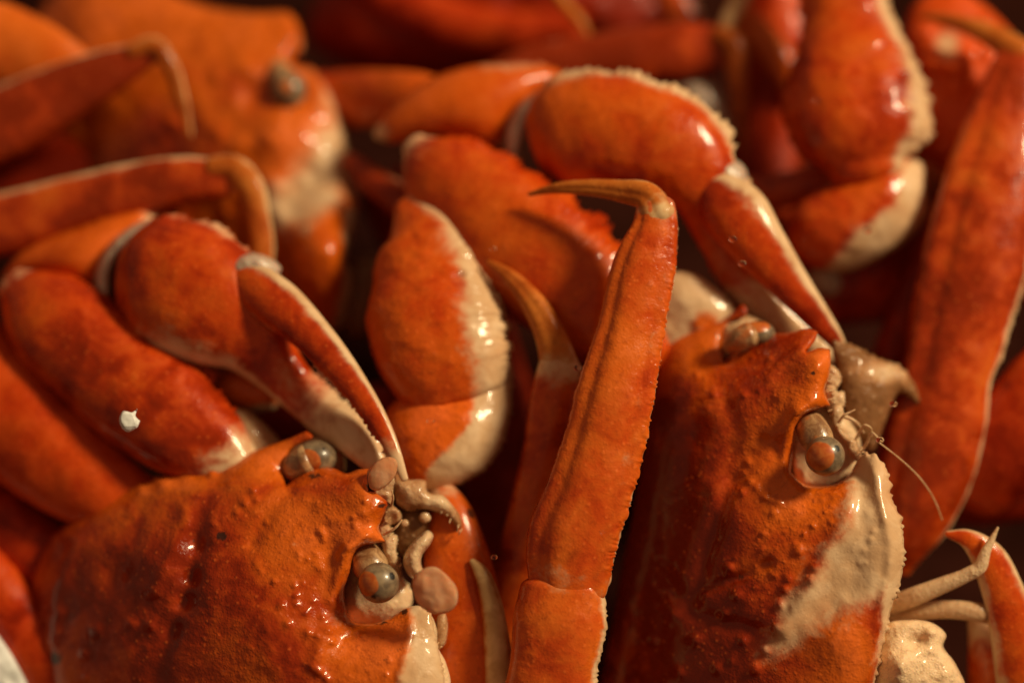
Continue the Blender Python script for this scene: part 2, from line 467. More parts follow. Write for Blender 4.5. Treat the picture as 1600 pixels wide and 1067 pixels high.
# ------------------------------------------------------------------ setting
def slab(name, x0, x1, y0, y1, z0, z1, mat, kind=None):
    me = bpy.data.meshes.new(name)
    v = [(x, y, z) for z in (z0, z1) for y in (y0, y1) for x in (x0, x1)]
    me.from_pydata(v, [], [(0, 2, 3, 1), (4, 5, 7, 6), (0, 1, 5, 4), (2, 6, 7, 3), (0, 4, 6, 2), (1, 3, 7, 5)])
    me.materials.append(mat); o = bpy.data.objects.new(name, me); scene.collection.objects.link(o)
    if kind: o['kind'] = kind
    return o
slab('tray_floor', -1.2, 1.2, -1.0, 1.6, -0.02, 0.0, FLOOR, 'structure')

G = 'boiled crabs heaped in the tray'
exec_parts = []
# ================================================================== CRAB A (bottom right)
A = thing('snow_crab', 'orange boiled crab at lower right, cream flank and near eye in sharp focus', 'crab', 1180, 900, -45, G)
A_out = [(1036, 540), (1080, 517), (1125, 502), (1145, 487), (1159, 475), (1167, 483), (1163, 496), (1142, 504), (1130, 518), (1127, 540), (1133, 566),
         (1147, 550), (1163, 537), (1188, 534), (1201, 523), (1233, 519), (1258, 513), (1278, 518), (1273, 533), (1259, 551), (1280, 543), (1297, 546),
         (1298, 568), (1295, 590), (1289, 610), (1298, 634), (1278, 639), (1257, 649), (1243, 668), (1239, 702), (1236, 737), (1259, 757), (1298, 758), (1319, 749),
         (1331, 736), (1338, 722), (1352, 709), (1375, 719), (1387, 738), (1391, 772), (1406, 809), (1412, 847), (1411, 885), (1405, 915), (1394, 945),
         (1386, 978), (1375, 1023), (1367, 1070), (1350, 1180), (1280, 1300), (1130, 1340), (1000, 1290), (935, 1180), (938, 1067), (955, 980), (970, 892), (985, 817), (1002, 720), (1020, 610)]
pale_A = [(1333, 742), (1333, 764), (1327, 802), (1311, 830), (1287, 862), (1271, 900), (1260, 922), (1232, 932), (1217, 963), (1200, 1010), (1225, 1015), (1262, 992), (1300, 968), (1345, 945), (1385, 925),
          (1400, 960), (1440, 900), (1430, 780), (1390, 690), (1345, 690)]
def paleA(X, Y):
    m = pmask(X, Y, pale_A, 30)
    rim = pmask(X, Y, [(1380, 900), (1430, 900), (1400, 1000), (1380, 1100), (1360, 1100), (1372, 1000)], 10) * .8
    far = blob(X, Y, 1140, 512, 14, 22) * .35
    streak = blob(X, Y, 1010, 850, 12, 50) * .25 + blob(X, Y, 1160, 660, 40, 14) * .22
    return np.maximum(np.maximum(m, rim), far + streak)
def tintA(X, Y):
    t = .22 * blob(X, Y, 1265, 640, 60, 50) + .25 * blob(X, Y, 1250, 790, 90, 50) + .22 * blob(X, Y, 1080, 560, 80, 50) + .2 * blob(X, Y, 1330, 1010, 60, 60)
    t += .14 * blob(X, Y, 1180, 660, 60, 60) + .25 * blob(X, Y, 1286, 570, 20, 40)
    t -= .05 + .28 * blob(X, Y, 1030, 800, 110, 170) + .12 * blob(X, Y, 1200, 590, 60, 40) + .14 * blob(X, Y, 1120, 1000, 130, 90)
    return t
def wA(X, Y): return -2 - (1405 - X) * 0.056 - np.clip(620 - Y, 0, 300) * 0.03 + 5.5 * blob(X, Y, 1262, 675, 55, 70) + 4 * blob(X, Y, 1275, 560, 45, 50) - 2.5 * blob(X, Y, 1335, 735, 22, 30)
tub = [(1168, 722, 6, .7), (1162, 738, 5, .6), (1182, 762, 7, .8), (1193, 775, 7, .9), (1205, 780, 6, .8), (1217, 785, 7, .9), (1160, 770, 6, .6), (1172, 752, 6, .6),
       (1208, 800, 8, .9), (1247, 860, 9, 1.1), (1270, 885, 8, 1.0), (1265, 905, 7, .8), (1139, 888, 8, 1.0), (1150, 930, 9, .9), (1225, 920, 8, 1.0), (1232, 905, 7, .8), (1218, 945, 7, .8),
       (1212, 980, 9, 1.0), (1195, 1015, 8, .9), (1160, 1000, 8, .8), (1203, 560, 5, .5), (1162, 617, 5, .7), (1115, 615, 6, .7), (1105, 640, 6, .6), (1185, 610, 4, .5), (1088, 585, 4, .5),
       (1175, 560, 4, .4), (1180, 700, 7, .5), (1130, 960, 9, 1.0), (1085, 1000, 10, .9), (1050, 960, 9, .8), (1100, 930, 9, .7), (1020, 1000, 8, .8), (1180, 1045, 9, 1.), (1120, 1045, 9, .9), (1060, 1050, 9, .9),
       (1268, 820, 5, .5), (1290, 800, 4, .4), (1300, 790, 4, .4), (1280, 780, 4, .4), (1255, 835, 4, .4), (1298, 815, 4, .45), (1360, 843, 6, .35), (1365, 830, 5, .3), (1345, 880, 6, .25), (1350, 860, 5, .25), (1355, 800, 7, .3),
       (1208, 600, 26, .8), (1170, 650, 50, .9), (1150, 800, 45, 1.2), (1280, 860, 40, -.7), (1330, 900, 45, -.9), (1290, 940, 30, -.6), (1220, 700, 22, -1.2), (1245, 640, 14, 1.0), (1310, 1000, 45, 1.4)]
for i in range(60):
    x, y = rng.uniform(970, 1260), rng.uniform(860, 1120)
    if x + (y - 900) * .35 > 1250: continue
    tub.append((x, y, rng.uniform(3, 8), rng.uniform(.1, .7) ** 1.5))
for i in range(60):
    x, y = rng.uniform(1180, 1320), rng.uniform(760, 860)
    if x - 1240 > (840 - y) * 0.9 + 20: continue
    tub.append((x, y, rng.uniform(2.2, 4), rng.uniform(.12, .4)))
tub = [(x, y, r, a * (.8 if r < 10 else 1)) for x, y, r, a in tub]
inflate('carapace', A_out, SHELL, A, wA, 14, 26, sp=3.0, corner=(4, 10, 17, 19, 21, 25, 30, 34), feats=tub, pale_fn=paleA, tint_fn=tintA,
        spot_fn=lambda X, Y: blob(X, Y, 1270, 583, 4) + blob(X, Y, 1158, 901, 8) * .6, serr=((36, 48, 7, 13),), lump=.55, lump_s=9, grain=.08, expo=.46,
        ridges=(([(1300, 625), (1270, 630), (1240, 648), (1226, 680), (1226, 735), (1245, 766), (1300, 768), (1328, 752)], 9, .9), ([(1335, 760), (1322, 815), (1285, 872), (1262, 925), (1222, 985)], 13, .9),
                ([(1365, 730), (1378, 790), (1392, 850), (1390, 900), (1375, 960), (1360, 1060)], 9, .7), ([(1345, 770), (1350, 850), (1330, 910), (1280, 960)], 24, -.8), ([(1190, 690), (1140, 760), (1110, 850), (1090, 930)], 14, -1.0),
                ([(1090, 560), (1130, 600), (1150, 680), (1140, 740)], 16, -.7), ([(1100, 920), (1160, 900), (1200, 880)], 10, -.8), ([(1040, 900), (1090, 960), (1180, 985)], 14, -.9), ([(1270, 530), (1235, 555), (1200, 590)], 8, .5), ([(1290, 560), (1255, 590), (1215, 620)], 9, .5)))
# eye sockets, eyes
inflate('eye_socket', [(1236, 690), (1250, 645), (1290, 628), (1312, 640), (1330, 660), (1345, 690), (1340, 730), (1322, 758), (1280, 768), (1245, 758)], FLESH, A, -15, 5, 6, sp=3, lump=.6, lump_s=4,
        tint_fn=.1, feats=((1285, 705, 34, -4), (1335, 700, 10, 1.2)), wrinkle=.2)
e = ball('eye', 1289, 712, 1.2, 31, EYE, A, attrs=eye_attrs(-.42, .02, .8, .82, [(.5, .4, .7, .2)]))
loft('eye_stalk', [(1262, 660, -9, 18), (1268, 668, -6, 25), (1276, 684, -4.6, 26), (1287, 704, -3.0, 20)], STALK, e, dr=1, step=.2)
inflate('eye_socket', [(1124, 505), (1150, 490), (1185, 498), (1205, 515), (1200, 535), (1165, 550), (1135, 568), (1122, 540)], FLESH, A, -23, 4, 5, sp=4, lump=.3)
e = ball('eye', 1184, 521, -15, 27, EYE, A, squash=(1.0, .72, .9), attrs=eye_attrs(-.1, .75, .55, .85, [(.1, .95, .3, .15)]))
loft('eye_stalk', [(1140, 540, -15, 14), (1155, 530, -13, 19), (1172, 523, -12.5, 20)], STALK, e, dr=.9, step=.2)
# mouth edge lumps beside the near eye
for pts, h, w in (([(1291, 572), (1302, 572), (1312, 582), (1314, 596), (1308, 606), (1300, 615), (1290, 612)], 2.2, -12),
                  ([(1288, 605), (1300, 600), (1308, 612), (1318, 612), (1320, 628), (1314, 640), (1300, 648), (1290, 632)], 2.4, -11),
                  ([(1298, 640), (1314, 632), (1318, 650), (1312, 668), (1322, 678), (1338, 690), (1345, 712), (1335, 720), (1318, 690), (1305, 670)], 2.5, -10)):
    inflate('mouthpart', pts, FLESH, A, w, h, 4, sp=2.0, lump=.8, lump_s=2.2, wrinkle=.35, expo=.36, serr=((0, 12, 2.5, 6),))
inflate('mouthpart', [(1300, 534), (1325, 538), (1343, 543), (1361, 556), (1388, 565), (1413, 579), (1431, 604), (1437, 632), (1422, 622), (1405, 615), (1395, 630), (1385, 655), (1372, 690), (1360, 705), (1339, 680), (1322, 650), (1310, 590)],
        FLESH, A, lambda X, Y: -16 - (X - 1300) * .05, 4.5, 6, sp=3.5, lump=1.0, lump_s=5, serr=((1, 6, 5, 11),), tint_fn=lambda X, Y: -.2 + .3 * blob(X, Y, 1380, 580, 40, 20), wrinkle=.25,
        spot_fn=lambda X, Y: .32 * blob(X, Y, 1400, 600, 18, 12))
for a in ([(1335, 690, -9, 2.5), (1345, 672, -8, 2.2), (1352, 664, -7, 1.8), (1360, 668, -7, 1.5), (1362, 682, -8, 1.0)],
          [(1345, 705, -9, 3), (1356, 690, -8, 2.6), (1362, 676, -7, 2), (1374, 686, -7, 1.2)],
          [(1318, 650, -8, 3.5), (1330, 655, -8, 3), (1342, 664, -9, 2), (1350, 676, -9, 1)],
          [(1310, 660, -7, 2), (1320, 648, -6, 2), (1330, 643, -6, 1.4), (1336, 640, -6, .8)]):
    loft('antenna', a, FLESH, A, dr=1, step=.25, nu=16)
loft('feeler', [(1372, 690, -6, 1.0), (1410, 720, -7, .8), (1440, 750, -9, .7), (1462, 785, -11, .6), (1472, 812, -12, .4)], FLESH, A, dr=1, nu=8, step=.6)
def fringe(parent, base, tip, n, w, length):
    for i in range(n):
        f = i / (n - 1)
        x = base[0] + (tip[0] - base[0]) * f + rng.uniform(-2, 2); y = base[1] + (tip[1] - base[1]) * f + rng.uniform(-2, 2)
        a = math.atan2(tip[1] - base[1], tip[0] - base[0]) - math.pi / 2 + rng.uniform(-.7, .7); L_ = length * rng.uniform(.5, 1.2)
        dx, dy = math.cos(a) * L_, math.sin(a) * L_
        loft('bristle', [(x, y, w, 1.1), (x + dx * .5 + rng.uniform(-2, 2), y + dy * .5 + rng.uniform(-2, 2), w + 1, .8), (x + dx, y + dy, w + rng.uniform(-1, 2), .35)], FLESH, parent, nu=6, dr=1, step=.4)
fringe(A, (1312, 660), (1296, 570), 13, -9, 14)
fringe(A, (1390, 760), (1345, 700), 9, -8, 11)
# lower mouthparts at the frame edge
inflate('mouthpart', [(1370, 1010), (1385, 975), (1420, 968), (1455, 972), (1478, 990), (1474, 1010), (1492, 1035), (1510, 1075), (1515, 1140), (1360, 1140)], FLESH, A, -7, 6, 10, sp=4,
        lump=1.6, lump_s=6, tint_fn=.25, feats=((1405, 1040, 22, 1.8), (1432, 1000, 14, -1.5), (1460, 985, 12, 1.2)), wrinkle=.2)
loft('mouth_palp', [(1380, 950, -14, 14), (1420, 935, -11, 15), (1470, 915, -9, 13), (1510, 898, -8, 11), (1530, 886, -7.5, 11), (1540, 862, -7, 8), (1550, 842, -7, 5), (1559, 824, -7, 2)], FLESH, A, dr=.9, step=.35, nu=28, lump=.06, tint=.1)
loft('mouth_palp', [(1370, 975, -16, 14), (1420, 958, -14, 15), (1480, 952, -12, 14), (1530, 957, -12, 15), (1565, 968, -13, 12)], FLESH, A, dr=.9, step=.35, nu=28, lump=.06)
# near claw, only its finger in the frame
c = loft('claw', [(1530, 960, -20, 20), (1550, 1010, -20, 40), (1570, 1090, -21, 60), (1590, 1200, -24, 70), (1600, 1300, -28, 60)], CLAW, A, pale=((LEFTE, 45, .9),), pale_s=((0, .2, .7),))
loft('movable_finger', [(1480, 834, -10, 5), (1508, 840, -10, 14), (1540, 866, -10.5, 26), (1566, 920, -11, 33), (1584, 985, -12, 38), (1600, 1060, -14, 44), (1610, 1130, -16, 40)], CLAW, c, dr=.6, pale=((LEFTE, 48, 1.), (RIGHTE, 40, .85), (FRONT - 55, 18, .5)), lump=.02)
# far claw reaching over the pile
c = loft('claw', [(848, 224, -34, 62), (870, 217, -33, 82), (915, 210, -31, 93), (980, 216, -29, 94), (1055, 245, -27, 84), (1098, 292, -26, 62), (1118, 365, -27, 34), (1162, 438, -27, 31), (1226, 504, -27, 25), (1284, 548, -26, 14), (1306, 562, -25, 7)],
         CLAW, A, dr=.72, power=2.2, nu=88, pale=((LEFTE - 10, 20, .85, 0, .55), (REAR, 70, .8)), pale_s=((.88, .24, .85),), serr=((LEFTE, 14, 2.5, 2.5, .03, .52), (RIGHTE, 14, 1.2, 2.4, .62, .95), (LEFTE - 14, 10, 1.3, 2.2, .06, .5)), lump=.025, grain=.12, caps=(.25, .5), tint=.03)
loft('movable_finger', [(1080, 296, -24, 14), (1105, 300, -23, 34), (1140, 325, -21, 50), (1185, 382, -19, 44), (1235, 445, -20, 31), (1280, 500, -20, 21), (1308, 536, -20, 13), (1322, 562, -20, 6)], CLAW, c, dr=.62, tint=-.06, pale=((LEFTE - 14, 44, 1.3), (REAR, 50, .7)), pale_s=((0, .1, .5),), lump=.02)
inflate('finger_joint', [(1085, 285), (1100, 262), (1130, 248), (1158, 256), (1168, 280), (1150, 305), (1115, 312), (1092, 305)], MEMB, c, -26, 5, 5, sp=4, lump=1.0, lump_s=3)
inflate('wrist', [(585, 215), (600, 180), (640, 142), (700, 112), (780, 99), (868, 108), (878, 128), (838, 155), (806, 190), (790, 240), (740, 235), (680, 215), (630, 225)], CLAW, c, -42, 9, 9, sp=5, serr=((4, 6, 8, 20),), grain=.1,
        pale_fn=lambda X, Y: blob(X, Y, 800, 100, 90, 12) * .5 + blob(X, Y, 792, 230, 20, 30) * .7 + blob(X, Y, 590, 210, 20, 20), tint_fn=.08)
inflate('wrist_membrane', [(885, 120), (850, 135), (815, 160), (795, 190), (788, 225), (795, 262), (812, 270), (815, 235), (828, 195), (860, 160)], MEMB, c, -36, 5, 4, sp=4, lump=.6, lump_s=4)
loft('arm', [(648, 228, -34, 22), (672, 255, -33, 55), (722, 300, -31, 80), (800, 368, -28, 96), (880, 432, -26, 98), (945, 495, -24, 82), (1000, 560, -24, 55)], CLAW, c, dr=.75, power=2.2, nu=80, serr=((LEFTE, 14, 2.4, 2.5, .05, .85), (RIGHTE, 15, 1.0, 2.4, .1, .9), (LEFTE - 30, 10, .7, 3, .2, .9)), grain=.14, tint=-.02,
     pale=((LEFTE, 11, .28), (REAR, 60, .7)), pale_s=((0, .05, .6),))
loft('arm_base', [(440, 160, -72, 40), (520, 158, -64, 46), (600, 155, -54, 46), (670, 158, -48, 40), (710, 170, -46, 25)], CLAW, c, dr=.8, lump=.05, pale=((RIGHTE, 30, .5),))
inflate('flank', [(1040, 432), (1078, 424), (1125, 455), (1148, 488), (1110, 530), (1060, 555), (1030, 560), (1025, 490)], SHELL, A, -24, 3.5, 6, sp=4, lump=1.2, lump_s=6, pale_fn=lambda X, Y: .95 - .9 * blob(X, Y, 1100, 505, 26, 20), tint_fn=.12)
# long leg at the right edge
l = loft('leg', [(1408, 890, -31, 16), (1413, 845, -30, 48), (1428, 790, -29, 67), (1446, 725, -28, 77), (1466, 645, -27, 76), (1480, 585, -27, 70), (1494, 525, -28, 75), (1516, 430, -29, 81), (1540, 335, -31, 80), (1563, 240, -34, 72), (1582, 155, -37, 55), (1592, 95, -39, 36), (1596, 75, -40, 24)], LEG, A, dr=.55, power=2.5, nu=88,
         pale=((RIGHTE + 6, 22, 1.15), (FRONT + 12, 10, .12, .45, .9), (REAR, 60, .6)), serr=((RIGHTE + 14, 10, .7, 1.8, .4, .95), (RIGHTE, 9, .6, 1.5, .4, .95)), ridge=((FRONT + 40, 20, -.12), (FRONT - 15, 25, .06)), tint=-.09, lump=.035)
ball('knee_knob', 1534, 600, -26, 16, LEG, l, squash=(.9, 1.3, .9), attrs=lambda d: {'pale': sig((d[:, 0] * .6 - d[:, 1] * .6 - .25) * 6), 'tint': .15}, lump=.06)
loft('leg_tip', [(1594, 88, -39, 26), (1560, 62, -41, 20), (1515, 42, -43, 14), (1470, 30, -46, 9), (1440, 26, -49, 4)], TIP, l, dr=.8, pale=((RIGHTE, 40, .5),), lump=.03)

# ================================================================== CRAB B (bottom left)
B = thing('snow_crab', 'orange boiled crab at lower left, dark-spotted shell, grey eye with orange patch', 'crab', 350, 950, -45, G)
B_out = [(124, 806), (176, 776), (217, 757), (285, 738), (330, 733), (360, 722), (397, 704), (450, 686), (478, 673), (489, 683), (470, 693), (452, 705), (443, 730), (447, 758), (463, 744), (478, 734),
         (496, 730), (521, 731), (541, 739), (560, 733), (583, 732), (576, 750), (575, 767), (588, 770), (610, 787), (603, 798), (595, 815), (592, 826), (602, 846), (566, 853), (552, 868), (546, 895), (538, 928), (548, 968), (575, 974), (605, 966), (630, 951), (640, 948),
         (655, 946), (673, 962), (681, 1000), (690, 1037), (695, 1070), (690, 1180), (600, 1290), (400, 1330), (200, 1290), (90, 1180), (52, 1067), (42, 985), (48, 907), (78, 840)]
def paleB(X, Y):
    m = pmask(X, Y, [(642, 940), (644, 965), (641, 1012), (628, 1040), (618, 1075), (640, 1120), (720, 1120), (710, 1000), (680, 940)], 12)
    s = .35 * blob(X, Y, 292, 925, 6, 16) + .4 * blob(X, Y, 262, 1045, 8, 24) + .35 * blob(X, Y, 350, 1047, 6, 5) + .3 * blob(X, Y, 460, 850, 8, 5) + .3 * blob(X, Y, 222, 1040, 6, 20)
    s += .22 * blob(X, Y, 430, 715, 30, 14) + .3 * blob(X, Y, 530, 965, 18, 18)
    return np.maximum(m, s)
def spotB(X, Y):
    s = 0
    for x, y, a, b, k in ((346, 838, 9, 9, .85), (302, 842, 4, 8, .6), (490, 743, 14, 6, .8), (578, 744, 5, 13, 1.1), (580, 760, 8, 5, 1), (596, 790, 9, 6, .7), (608, 790, 4, 9, .7), (597, 826, 8, 5, .8), (632, 956, 6, 6, 1.1), (590, 972, 40, 5, .55),
                         (622, 1015, 9, 7, .6), (600, 1030, 18, 5, .5), (86, 1028, 11, 14, .9), (58, 1000, 8, 22, .75), (65, 1035, 6, 12, .6), (482, 957, 9, 8, .45), (376, 770, 5, 10, .5), (400, 809, 7, 5, .45), (262, 948, 9, 5, .4), (55, 940, 9, 8, .4)):
        s = s + k * blob(X, Y, x, y, a, b)
    return s
def tintB(X, Y):
    t = .3 * blob(X, Y, 575, 845, 50, 25) + .3 * blob(X, Y, 600, 1010, 70, 50) + .18 * blob(X, Y, 480, 850, 80, 60) + .25 * blob(X, Y, 420, 720, 60, 25) + .3 * blob(X, Y, 260, 755, 90, 18) + .1 * blob(X, Y, 540, 800, 40, 40)
    t -= .15 * blob(X, Y, 130, 930, 140, 140) + .15 * blob(X, Y, 310, 960, 90, 140) + .12 * blob(X, Y, 505, 775, 50, 30) + .1 * blob(X, Y, 330, 800, 30, 60)
    return t
def wB(X, Y): return -3 - (650 - X) * 0.042 - np.clip(760 - Y, 0, 300) * 0.03 + 5 * blob(X, Y, 565, 880, 50, 65) + 3 * blob(X, Y, 580, 765, 45, 40)
tub = [(330, 736, 9, 1.6), (290, 742, 10, .8), (255, 755, 12, .7), (217, 765, 10, .6), (500, 830, 7, .9), (505, 843, 5, .6), (395, 765, 6, .7), (382, 785, 7, .8), (370, 800, 6, .6), (400, 780, 6, .5), (540, 855, 8, .8), (532, 868, 7, .8),
       (428, 908, 5, .7), (440, 945, 6, .8), (460, 915, 5, .7), (462, 930, 5, .7), (482, 988, 8, 1.0), (450, 975, 7, .8), (495, 992, 5, .6), (515, 985, 6, .9), (520, 1002, 6, .9), (500, 1050, 8, .9), (510, 1060, 6, .7), (478, 957, 7, .7), (505, 965, 6, .7), (490, 940, 5, .5),
       (233, 977, 9, 1.2), (205, 975, 8, .7), (150, 985, 10, .8), (130, 1020, 8, .8), (90, 960, 8, .6), (545, 935, 8, .9), (540, 950, 7, .8), (400, 880, 6, .5), (555, 820, 6, .6),
       (300, 900, 16, -1.2), (290, 940, 16, -1.4), (270, 985, 18, -1.3), (310, 850, 16, -1.0), (240, 880, 45, 1.6), (420, 990, 80, 2.0), (180, 900, 20, -.9), (150, 850, 30, .7), (430, 740, 30, -1.0), (380, 850, 40, -.6), (520, 860, 20, -1.0), (600, 1010, 40, 1.0), (545, 990, 25, -.9)]
for i in range(60):
    x, y = rng.uniform(60, 640), rng.uniform(740, 1100)
    tub.append((x, y, rng.uniform(3, 8), rng.uniform(.1, .6) ** 1.5))
for i in range(26):
    x, y = rng.uniform(400, 640), rng.uniform(780, 1060)
    tub.append((x, y, rng.uniform(3, 5), rng.uniform(.2, .6)))
tub = [(x, y, r, a * (.8 if r < 10.5 and (x, y) != (330, 736) else 1)) for x, y, r, a in tub]
inflate('carapace', B_out, SHELL, B, wB, 15, 26, sp=3.2, corner=(4, 8, 13, 20, 22, 24, 28, 37), feats=tub, pale_fn=paleB, tint_fn=tintB, spot_fn=spotB, serr=((0, 5, 7, 20), (38, 43, 4, 10)), lump=.7, lump_s=8, grain=.08, expo=.56,
        ridges=(([(600, 836), (565, 838), (540, 862), (530, 900), (522, 940)], 10, 1.1), ([(340, 745), (318, 800), (308, 860), (290, 930), (262, 1000), (240, 1070)], 14, -.6), ([(290, 800), (270, 860), (240, 920)], 14, 1.0), ([(225, 790), (210, 850), (175, 920)], 14, -.5),
                ([(450, 770), (420, 800), (395, 850)], 12, -.8), ([(535, 975), (510, 985), (490, 1040)], 12, .9), ([(640, 960), (638, 1010), (625, 1060)], 8, .6), ([(120, 850), (90, 920), (80, 1000)], 12, .7), ([(575, 740), (540, 765), (500, 790)], 10, .5), ([(605, 790), (560, 805), (520, 815)], 9, .5)))
inflate('eye_socket', [(535, 930), (545, 880), (570, 848), (605, 842), (622, 870), (628, 900), (644, 925), (640, 950), (605, 975), (560, 980), (540, 965)], FLESH, B, -13, 5, 6, sp=3, lump=.6, lump_s=4, wrinkle=.2, feats=((585, 895, 32, -4),), tint_fn=.15, serr=((4, 7, 4, 9),),
        pale_fn=lambda X, Y: 0 * X)
e = ball('eye', 592, 910, 1.2, 32, EYE, B, attrs=eye_attrs(-.6, .02, .78, .66, [(-.22, -.62, .7, .15), (.62, .35, .55, .22)]))
loft('eye_stalk', [(566, 862, -8, 18), (572, 870, -5.5, 25), (580, 886, -4.2, 28), (588, 902, -3, 22)], STALK, e, dr=1, step=.2)
inflate('eye_socket', [(440, 735), (452, 700), (480, 680), (520, 690), (538, 715), (535, 740), (490, 745), (450, 762)], FLESH, B, -18, 4, 5, sp=4, lump=.3)
e = ball('eye', 493, 715, -12, 33, EYE, B, squash=(1.0, .82, .9), attrs=eye_attrs(-.3, -.1, .7, .72, [(-.75, -.3, .5, .14), (.4, .5, .6, .1)]))
loft('eye_stalk', [(450, 738, -14, 16), (464, 728, -12, 24), (480, 720, -11, 27)], STALK, e, dr=.9, step=.2)
for pts, h, w in (([(596, 795), (612, 788), (626, 800), (627, 812), (616, 818), (606, 822), (592, 820)], 2.4, -9),
                  ([(590, 822), (604, 818), (612, 826), (606, 840), (596, 842), (588, 832)], 2.2, -8),
                  ([(596, 842), (612, 834), (621, 838), (619, 860), (622, 880), (610, 886), (600, 866)], 2.6, -8),
                  ([(588, 748), (612, 740), (618, 752), (612, 775), (614, 790), (598, 784), (586, 772)], 1.5, -7)):
    inflate('mouthpart', pts, FLESH, B, w, h, 4, sp=2.0, lump=.8, lump_s=2.2, wrinkle=.35, expo=.36, serr=((0, 9, 2.5, 6),))
inflate('mouthpart', [(645, 948), (662, 950), (676, 964), (683, 985), (684, 1010), (697, 1035), (702, 1075), (660, 1090), (645, 1040), (642, 990)], FLESH, B, -4, 3, 6, sp=3, lump=.7, lump_s=4, tint_fn=.2, pale_fn=0.0, wrinkle=.25)
inflate('mouthpart', [(684, 962), (696, 958), (700, 980), (696, 1005), (686, 1014), (680, 1000)], FLESH, B, -6, 2, 3, sp=2.5)
inflate('mouth_flap', [(575, 742), (580, 728), (596, 716), (612, 714), (621, 722), (618, 742), (605, 758), (590, 766), (578, 762)], THIN, B, -1, 1.2, 1.2, sp=2.5, lump=.5, lump_s=3)
inflate('mouthpart', [(612, 738), (640, 748), (664, 750), (668, 768), (690, 772), (705, 786), (718, 804), (722, 822), (716, 826), (700, 808), (682, 800), (660, 796), (640, 800), (620, 790), (612, 765)], FLESH, B, -10, 4, 5, sp=3, lump=.8, lump_s=4, tint_fn=lambda X, Y: -.1 + .2 * blob(X, Y, 690, 785, 20, 12))
inflate('mouthpart', [(612, 795), (650, 790), (672, 800), (670, 830), (650, 850), (630, 870), (616, 850)], FLESH, B, -13, 3, 4, sp=3, lump=.6, tint_fn=-.35)
inflate('mouthpart', [(630, 872), (640, 852), (656, 836), (668, 828), (677, 836), (672, 850), (660, 866), (658, 880), (662, 895), (648, 905), (634, 892)], FLESH, B, -7, 4, 5, sp=2.5, lump=.5, lump_s=3, tint_fn=.1)
inflate('mouth_flap', [(645, 905), (662, 888), (682, 886), (702, 902), (714, 920), (714, 942), (700, 956), (676, 958), (656, 946), (646, 928)], THIN, B, 7, 1.2, 1.2, sp=3, lump=.9, lump_s=4)
ball('mouth_bead', 664, 808, -9, 9, FLESH, B, lump=.2); ball('mouth_bead', 632, 817, -8, 6, FLESH, B, lump=.2)
for a in ([(600, 835, -4, 2), (618, 824, -3, 2), (628, 812, -3, 1.2)], [(612, 790, -4, 2), (614, 775, -3, 1.6), (612, 766, -3, .8)]):
    loft('antenna', a, FLESH, B, dr=1, nu=12, step=.25)
fringe(B, (625, 880), (606, 790), 12, -7, 13)
fringe(B, (690, 1010), (660, 950), 8, -3, 9)
fringe(B, (722, 826), (668, 770), 8, -9, 9)
# near claw beside the mouth
c = loft('claw', [(690, 768, -16, 22), (700, 800, -15, 36), (712, 860, -14, 50), (722, 930, -13.5, 58), (728, 1000, -13, 60), (730, 1080, -13, 62), (728, 1180, -15, 60)], CLAW, B, dr=.7, nu=72, pale=((LEFTE, 16, .45),), pale_s=((0, .05, .5),), tint=.08, grain=.08,
         spot=((.11, .02, LEFTE - 30, 20),))
loft('movable_finger', [(737, 876, -9, 5), (750, 892, -8.5, 11), (764, 930, -8.5, 16), (774, 985, -9, 20), (779, 1040, -9.5, 24), (782, 1110, -10, 28), (780, 1200, -12, 30)], TIP, c, dr=.9, pale=((FRONT, 62, 1.05), (LEFTE, 40, .9)), lump=.03, grain=.05)
# far claw folded back over the left side
c = loft('claw', [(208, 440, -28, 68), (230, 441, -27, 92), (275, 450, -25, 107), (335, 478, -23, 100), (392, 520, -22, 74), (436, 578, -21, 42), (500, 642, -19, 33), (558, 690, -13, 28), (585, 722, -11, 20), (600, 745, -10, 8)], CLAW, B, dr=.72, power=2.2, nu=88,
         pale=((RIGHTE + 18, 34, 1.0, .12, .65), (REAR, 70, .9), (LEFTE - 8, 13, .5, 0, .5)), pale_s=((.86, .26, .8),), serr=((LEFTE, 14, 2.0, 2.4, .05, .5), (LEFTE, 16, 1.7, 2.4, .62, .99), (LEFTE - 14, 10, .9, 2.2, .08, .5)), grain=.1, lump=.03, tint=-.05, caps=(.25, .6))
loft('movable_finger', [(366, 424, -18, 18), (388, 440, -17, 32), (428, 470, -15, 38), (488, 524, -12.5, 31), (550, 598, -10, 23), (594, 664, -8, 16), (616, 708, -6.5, 11), (632, 748, -5.5, 6)], CLAW, c, dr=.6, nu=72, pale=((LEFTE - 12, 36, 1.3), (RIGHTE, 20, .5), (REAR, 50, .7)), pale_s=((1.0, .16, .9),), serr=((RIGHTE, 16, 1.0, 2.2, .45, .95),), lump=.02, tint=-.06)
inflate('finger_joint', [(352, 428), (365, 405), (392, 396), (420, 402), (440, 420), (425, 438), (395, 434), (372, 442)], MEMB, c, -20, 4.5, 4, sp=4, lump=1.0, lump_s=3)
inflate('wrist', [(5, 440), (25, 400), (80, 370), (150, 345), (215, 328), (248, 345), (225, 375), (190, 400), (165, 440), (150, 470), (110, 450), (60, 430)], CLAW, c, -38, 8, 9, sp=5, serr=((3, 5, 7, 18),), tint_fn=.12, grain=.1, pale_fn=lambda X, Y: .6 * blob(X, Y, 240, 345, 18) + .5 * blob(X, Y, 155, 455, 14, 24))
inflate('wrist_membrane', [(244, 342), (212, 350), (180, 372), (157, 405), (147, 445), (156, 478), (172, 470), (176, 425), (200, 385), (240, 366)], MEMB, c, -31, 5, 4, sp=4, lump=.6, lump_s=4)
